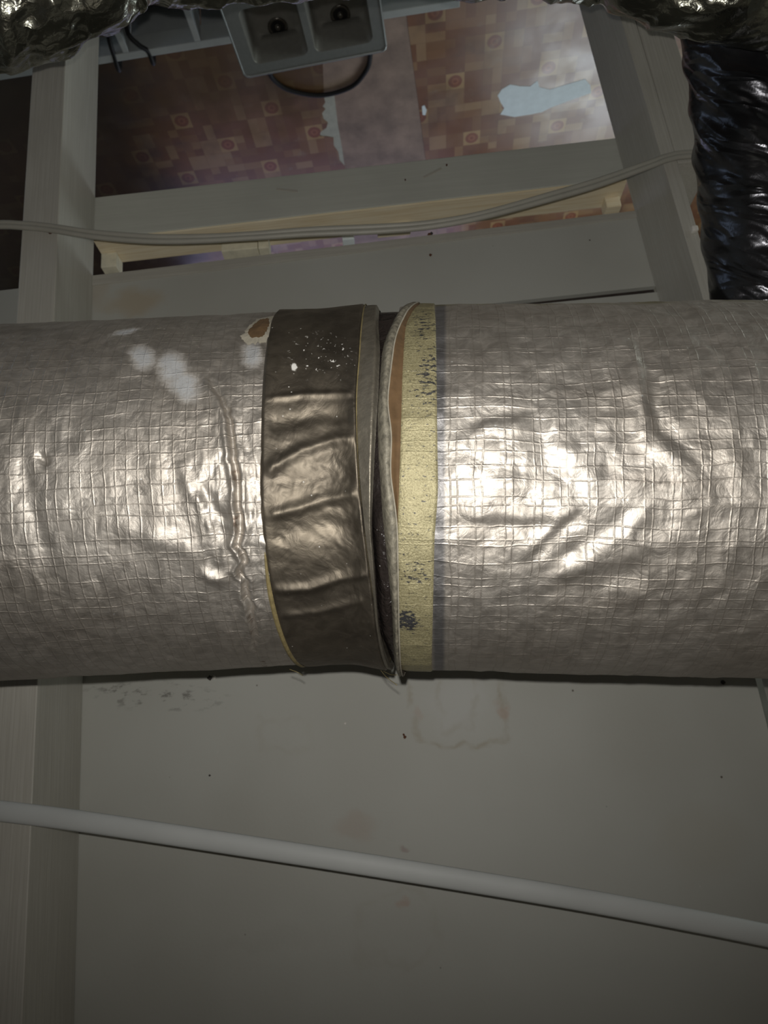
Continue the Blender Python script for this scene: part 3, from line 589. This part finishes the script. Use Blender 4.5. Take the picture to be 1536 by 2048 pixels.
# ------------------------------------------------------------------ flexible ducts
def flexduct(path, rad, mat, label, amp, pitch, seed, twist, fx, fy, n=110, m=14, fold=.5, ribs=.15):
    p = catmull(path, m * 3); root = empty('flex_duct', tuple(p[0])); tag(root, label, 'duct', None)
    def disp(s, ph):
        y = ph / (2 * PI)
        def per(fx, fy, sd, f, tw):  # periodic around the tube by blending
            a = f(s * fx + tw * y, y * fy - .1 * s * fx, sd); b = f(s * fx + tw * (y - 1), (y - 1) * fy - .1 * s * fx, sd); return a * (1 - y) + b * y
        rib = np.sin(2 * PI * (s / pitch + y)); fo = per(fx, fy, seed, lambda x, z, q: ridged(x, z, q, 3), twist); lo = per(7, 3, seed + 9, lambda x, z, q: fbm(x, z, q, 2), twist * .3)
        return amp * (ribs * rib + fold * 1.6 * fo + .6 * lo)
    o = tube('foil_sleeve', p, rad, rad, M[mat], root, n, (0, -1, .3), disp, True, True); o.location = -Vector(p[0]); return root
flexduct([(-.56, .80, 2.10), (-.60, .83, 2.22), (-.654, .856, 2.318), (-.65, .901, 2.479), (-.653, .965, 2.664), (-.658, 1.035, 2.870), (-.69, 1.075, 3.02), (-.80, 1.085, 3.16), (-1.0, 1.08, 3.24)], .085, 'flex_black', 'black and silver flexible duct hanging down beside the right post', .0062, .075, 3, 9.0, 13, 2.0, 170, 32, 1.05, .2)
flexduct([(.80, .69, 2.55), (.611, .690, 2.556), (.437, .687, 2.550), (.345, .684, 2.522), (.27, .682, 2.480), (.156, .68, 2.468), (-.03, .683, 2.476), (-.228, .688, 2.492), (-.379, .695, 2.522), (-.456, .704, 2.570), (-.56, .716, 2.605), (-.80, .71, 2.60)], .076, 'flex_foil', 'crumpled silver foil flexible duct along the top edge of the view', .0165, .06, 14, 2.0, 11, 5.0, 150, 24, .75, .12)

# ------------------------------------------------------------------ cables
pc = catmull([(1.2, 1.19, 3.45), (.85, 1.19, 3.515), (.671, 1.19, 3.549), (.625, 1.19, 3.558), (.509, 1.19, 3.582), (.321, 1.19, 3.625), (.051, 1.19, 3.688), (-.217, 1.19, 3.753), (-.387, 1.19, 3.798), (-.477, 1.19, 3.823), (-.60, 1.19, 3.857), (-.9, 1.19, 3.95)], 10)
cl = empty('flat_cable', (.63, 1.19, 3.557)); tag(cl, 'wide flat white cable slung across the panel below the thick foil duct', 'cable')
o = tube('sheath', pc, .0075, .0150, M['cable_flat'], cl, 20); o.location = -cl.location
ct = empty('twin_cable', (.6, 1.19, 2.477)); tag(ct, 'thin off-white twin cable sagging across the header beam between both posts', 'cable')
pu = catmull([(1.1, 1.191, 2.4200), (.746, 1.191, 2.4520), (.664, 1.191, 2.4630), (.603, 1.191, 2.4770), (.513, 1.191, 2.5039), (.404, 1.191, 2.5276), (.305, 1.191, 2.5391), (.207, 1.191, 2.5441), (.089, 1.191, 2.5481), (-.047, 1.191, 2.5581), (-.145, 1.191, 2.5604), (-.244, 1.191, 2.5506), (-.386, 1.191, 2.5219), (-.489, 1.191, 2.4990), (-.595, 1.191, 2.4680), (-.638, 1.191, 2.4550), (-.689, 1.191, 2.4520), (-.9, 1.191, 2.4600)], 8)
for k in (-1, 1):
    tw = .0052 * k; off = np.stack([0 * pu[:, 0], 0 * pu[:, 0], tw + .0008 * np.sin(pu[:, 0] * 14 + k)], -1)
    o = tube('strand', pu + off, .0055, .0055, M['cable_twin'], ct, 10); o.location = -ct.location

# ------------------------------------------------------------------ kitchen: worktopless cabinet, sink, hoses
CT = .74; th = math.radians(3.5)
cb = empty('base_cabinet', (.45, 2.20, 0), th); tag(cb, 'white base cabinet run without worktop, its open bays carrying the steel sink', 'cabinet')
# local x: +X is photo left; front edge at local y=0, body towards -y
L0, L1, D = -.95, 1.55, -.56
box('front_rail', L0, L1, -.032, 0, CT - .09, CT, M['white_cab'], cb, .003); box('back_rail', L0, L1, D, D + .03, CT - .09, CT, M['white_cab'], cb, .003)
box('kick_board', L0, L1, -.09, -.07, .003, .11, M['white_cab'], cb, .002); box('bottom_panel', L0, L1, D, -.03, .11, .128, M['cab_inside'], cb, .001); box('back_panel', L0, L1, D - .012, D - .0005, .003, CT - .1, M['cab_inside'], cb)
for x in (L0 + .01, -.42, .105, .40, .95, L1 - .01): box('divider', x - .012, x + .012, D + .031, -.033, .1285, CT, M['white_cab'], cb, .002)
for i, (x0, x1) in enumerate([(L0, -.42), (-.42, .105), (.105, .40), (.40, .95), (.95, L1)]):
    d = box('door', x0 + .004, x1 - .004, .0005, .018, .12, CT - .095, M['white_cab'], cb, .003)
    kx = x1 - .05; q = lathe('knob', [(.0001, .028), (.012, .026), (.014, .018), (.007, .008), (.008, 0)], M['drain'], None, 14); q.rotation_euler = (-PI / 2, 0, 0); q.parent = d; q.location = (kx, .0185, CT - .16)
box('drawer_tray', .425, .925, D + .06, -.06, .44, .452, M['cab_inside'], cb, .002); box('drawer_tray', .13, .385, D + .06, -.06, .50, .512, M['cab_inside'], cb, .002)

sk = empty('kitchen_sink', (.385, 2.248, CT), math.radians(5.8)); tag(sk, 'double bowl stainless steel sink lying loose on the open white cabinet', 'sink')
# local x from 0 to -.58 (photo left to right), local y from 0 (front) to -.42
def rrect(cx, cy, w, h, r, n=6):
    out = []
    for sx, sy, a0 in ((1, 1, 0), (-1, 1, 90), (-1, -1, 180), (1, -1, 270)):
        for k in range(n + 1):
            a = math.radians(a0 + 90 * k / n); out.append((cx + sx * (w / 2 - r) + r * math.cos(a), cy + sy * (h / 2 - r) + r * math.sin(a)))
    return out
zr = .13
def loop_mesh(name, loops, mat, parent, cap=False):
    n = len(loops[0]); V = [p for l in loops for p in l]; F = [(i * n + k, i * n + (k + 1) % n, (i + 1) * n + (k + 1) % n, (i + 1) * n + k) for i in range(len(loops) - 1) for k in range(n)]
    if cap: F.append(tuple((len(loops) - 1) * n + k for k in range(n)))
    return mesh(name, V, F, mat, parent, True)
outer = rrect(-.29, -.205, .58, .41, .022); bas = [(-.166, -.160, .222, .228), (-.419, -.160, .232, .228)]
bm = bmesh.new(); edges = []
def ring_edges(pts, z):
    vs = [bm.verts.new((x, y, z)) for x, y in pts]; es = [bm.edges.new((vs[i], vs[(i + 1) % len(vs)])) for i in range(len(vs))]; return es
for pts in [outer] + [rrect(*b, .028) for b in bas]: edges += ring_edges(pts, zr)
bmesh.ops.triangle_fill(bm, edges=edges, use_beauty=True, use_dissolve=False)
deck = bm_obj('deck', bm, M['steel'], sk)
for p in deck.data.polygons:
    if p.normal.z < 0: p.flip()
loop_mesh('rolled_rim', [[(x, y, zr - .002) for x, y in rrect(-.29, -.205, .572, .402, .02)], [(x, y, zr + .003) for x, y in rrect(-.29, -.205, .576, .406, .02)], [(x, y, zr + .003) for x, y in rrect(-.29, -.205, .586, .416, .025)], [(x, y, zr - .012) for x, y in rrect(-.29, -.205, .592, .422, .028)], [(x, y, zr - .016) for x, y in rrect(-.29, -.205, .584, .414, .026)]], M['steel'], sk)
for cx, cy, w, h in bas:
    b = loop_mesh('bowl', [[(x, y, zr) for x, y in rrect(cx, cy, w, h, .028)], [(x, y, zr - .006) for x, y in rrect(cx, cy, w - .006, h - .006, .028)], [(x, y, .03) for x, y in rrect(cx, cy, w - .022, h - .022, .03)], [(x, y, .012) for x, y in rrect(cx, cy, w - .05, h - .05, .03)], [(x, y, .004) for x, y in rrect(cx, -.088, .09, .09, .04)]], M['steel_dark'], sk, True)
    lathe('drain_strainer', [(.040, .004), (.040, .008), (.033, .009), (.028, .0055), (.012, .0055), (.012, .014), (.006, .018), (.0001, .018)], M['drain'], b, 24, (cx, -.088, 0))
    lathe('strainer_cup', [(.0325, .0062), (.0001, .0062)], M['rubber'], b, 24, (cx, -.088, 0))
hp = catmull([(.36, 2.86, .016), (.375, 2.93, .016), (.355, 3.0, .016), (.282, 3.07, .016), (.123, 3.12, .016), (-.045, 3.09, .016), (-.13, 3.01, .016), (-.164, 2.925, .016), (-.16, 2.80, .016), (-.05, 2.72, .016), (.12, 2.70, .016), (.28, 2.75, .016)], 8)
tag(tube('rubber_hose', hp, .0125, .0125, M['rubber'], None, 10, (0, 0, 1)), 'black hose looped on the floor in front of the sink', 'hose')
for pts, lab in [([(.806, 1.95, .50), (.806, 2.053, .66), (.816, 2.11, .735), (.790, 2.16, .745), (.765, 2.20, .735), (.765, 2.265, .722), (.772, 2.285, .60), (.785, 2.33, .2), (.80, 2.37, .02)], 'dark drain hose hooked over the white cabinet rail, nearer to the sink'), ([(.886, 1.95, .50), (.888, 2.06, .68), (.897, 2.13, .735), (.905, 2.20, .735), (.913, 2.28, .722), (.918, 2.30, .6), (.93, 2.35, .2), (.94, 2.40, .02)], 'dark drain hose hooked over the white cabinet rail, farther from the sink')]:
    tag(tube('drain_hose', catmull(pts, 8), .0095, .0095, M['rubber'], None, 10, (1, 0, 0)), lab, 'hose')
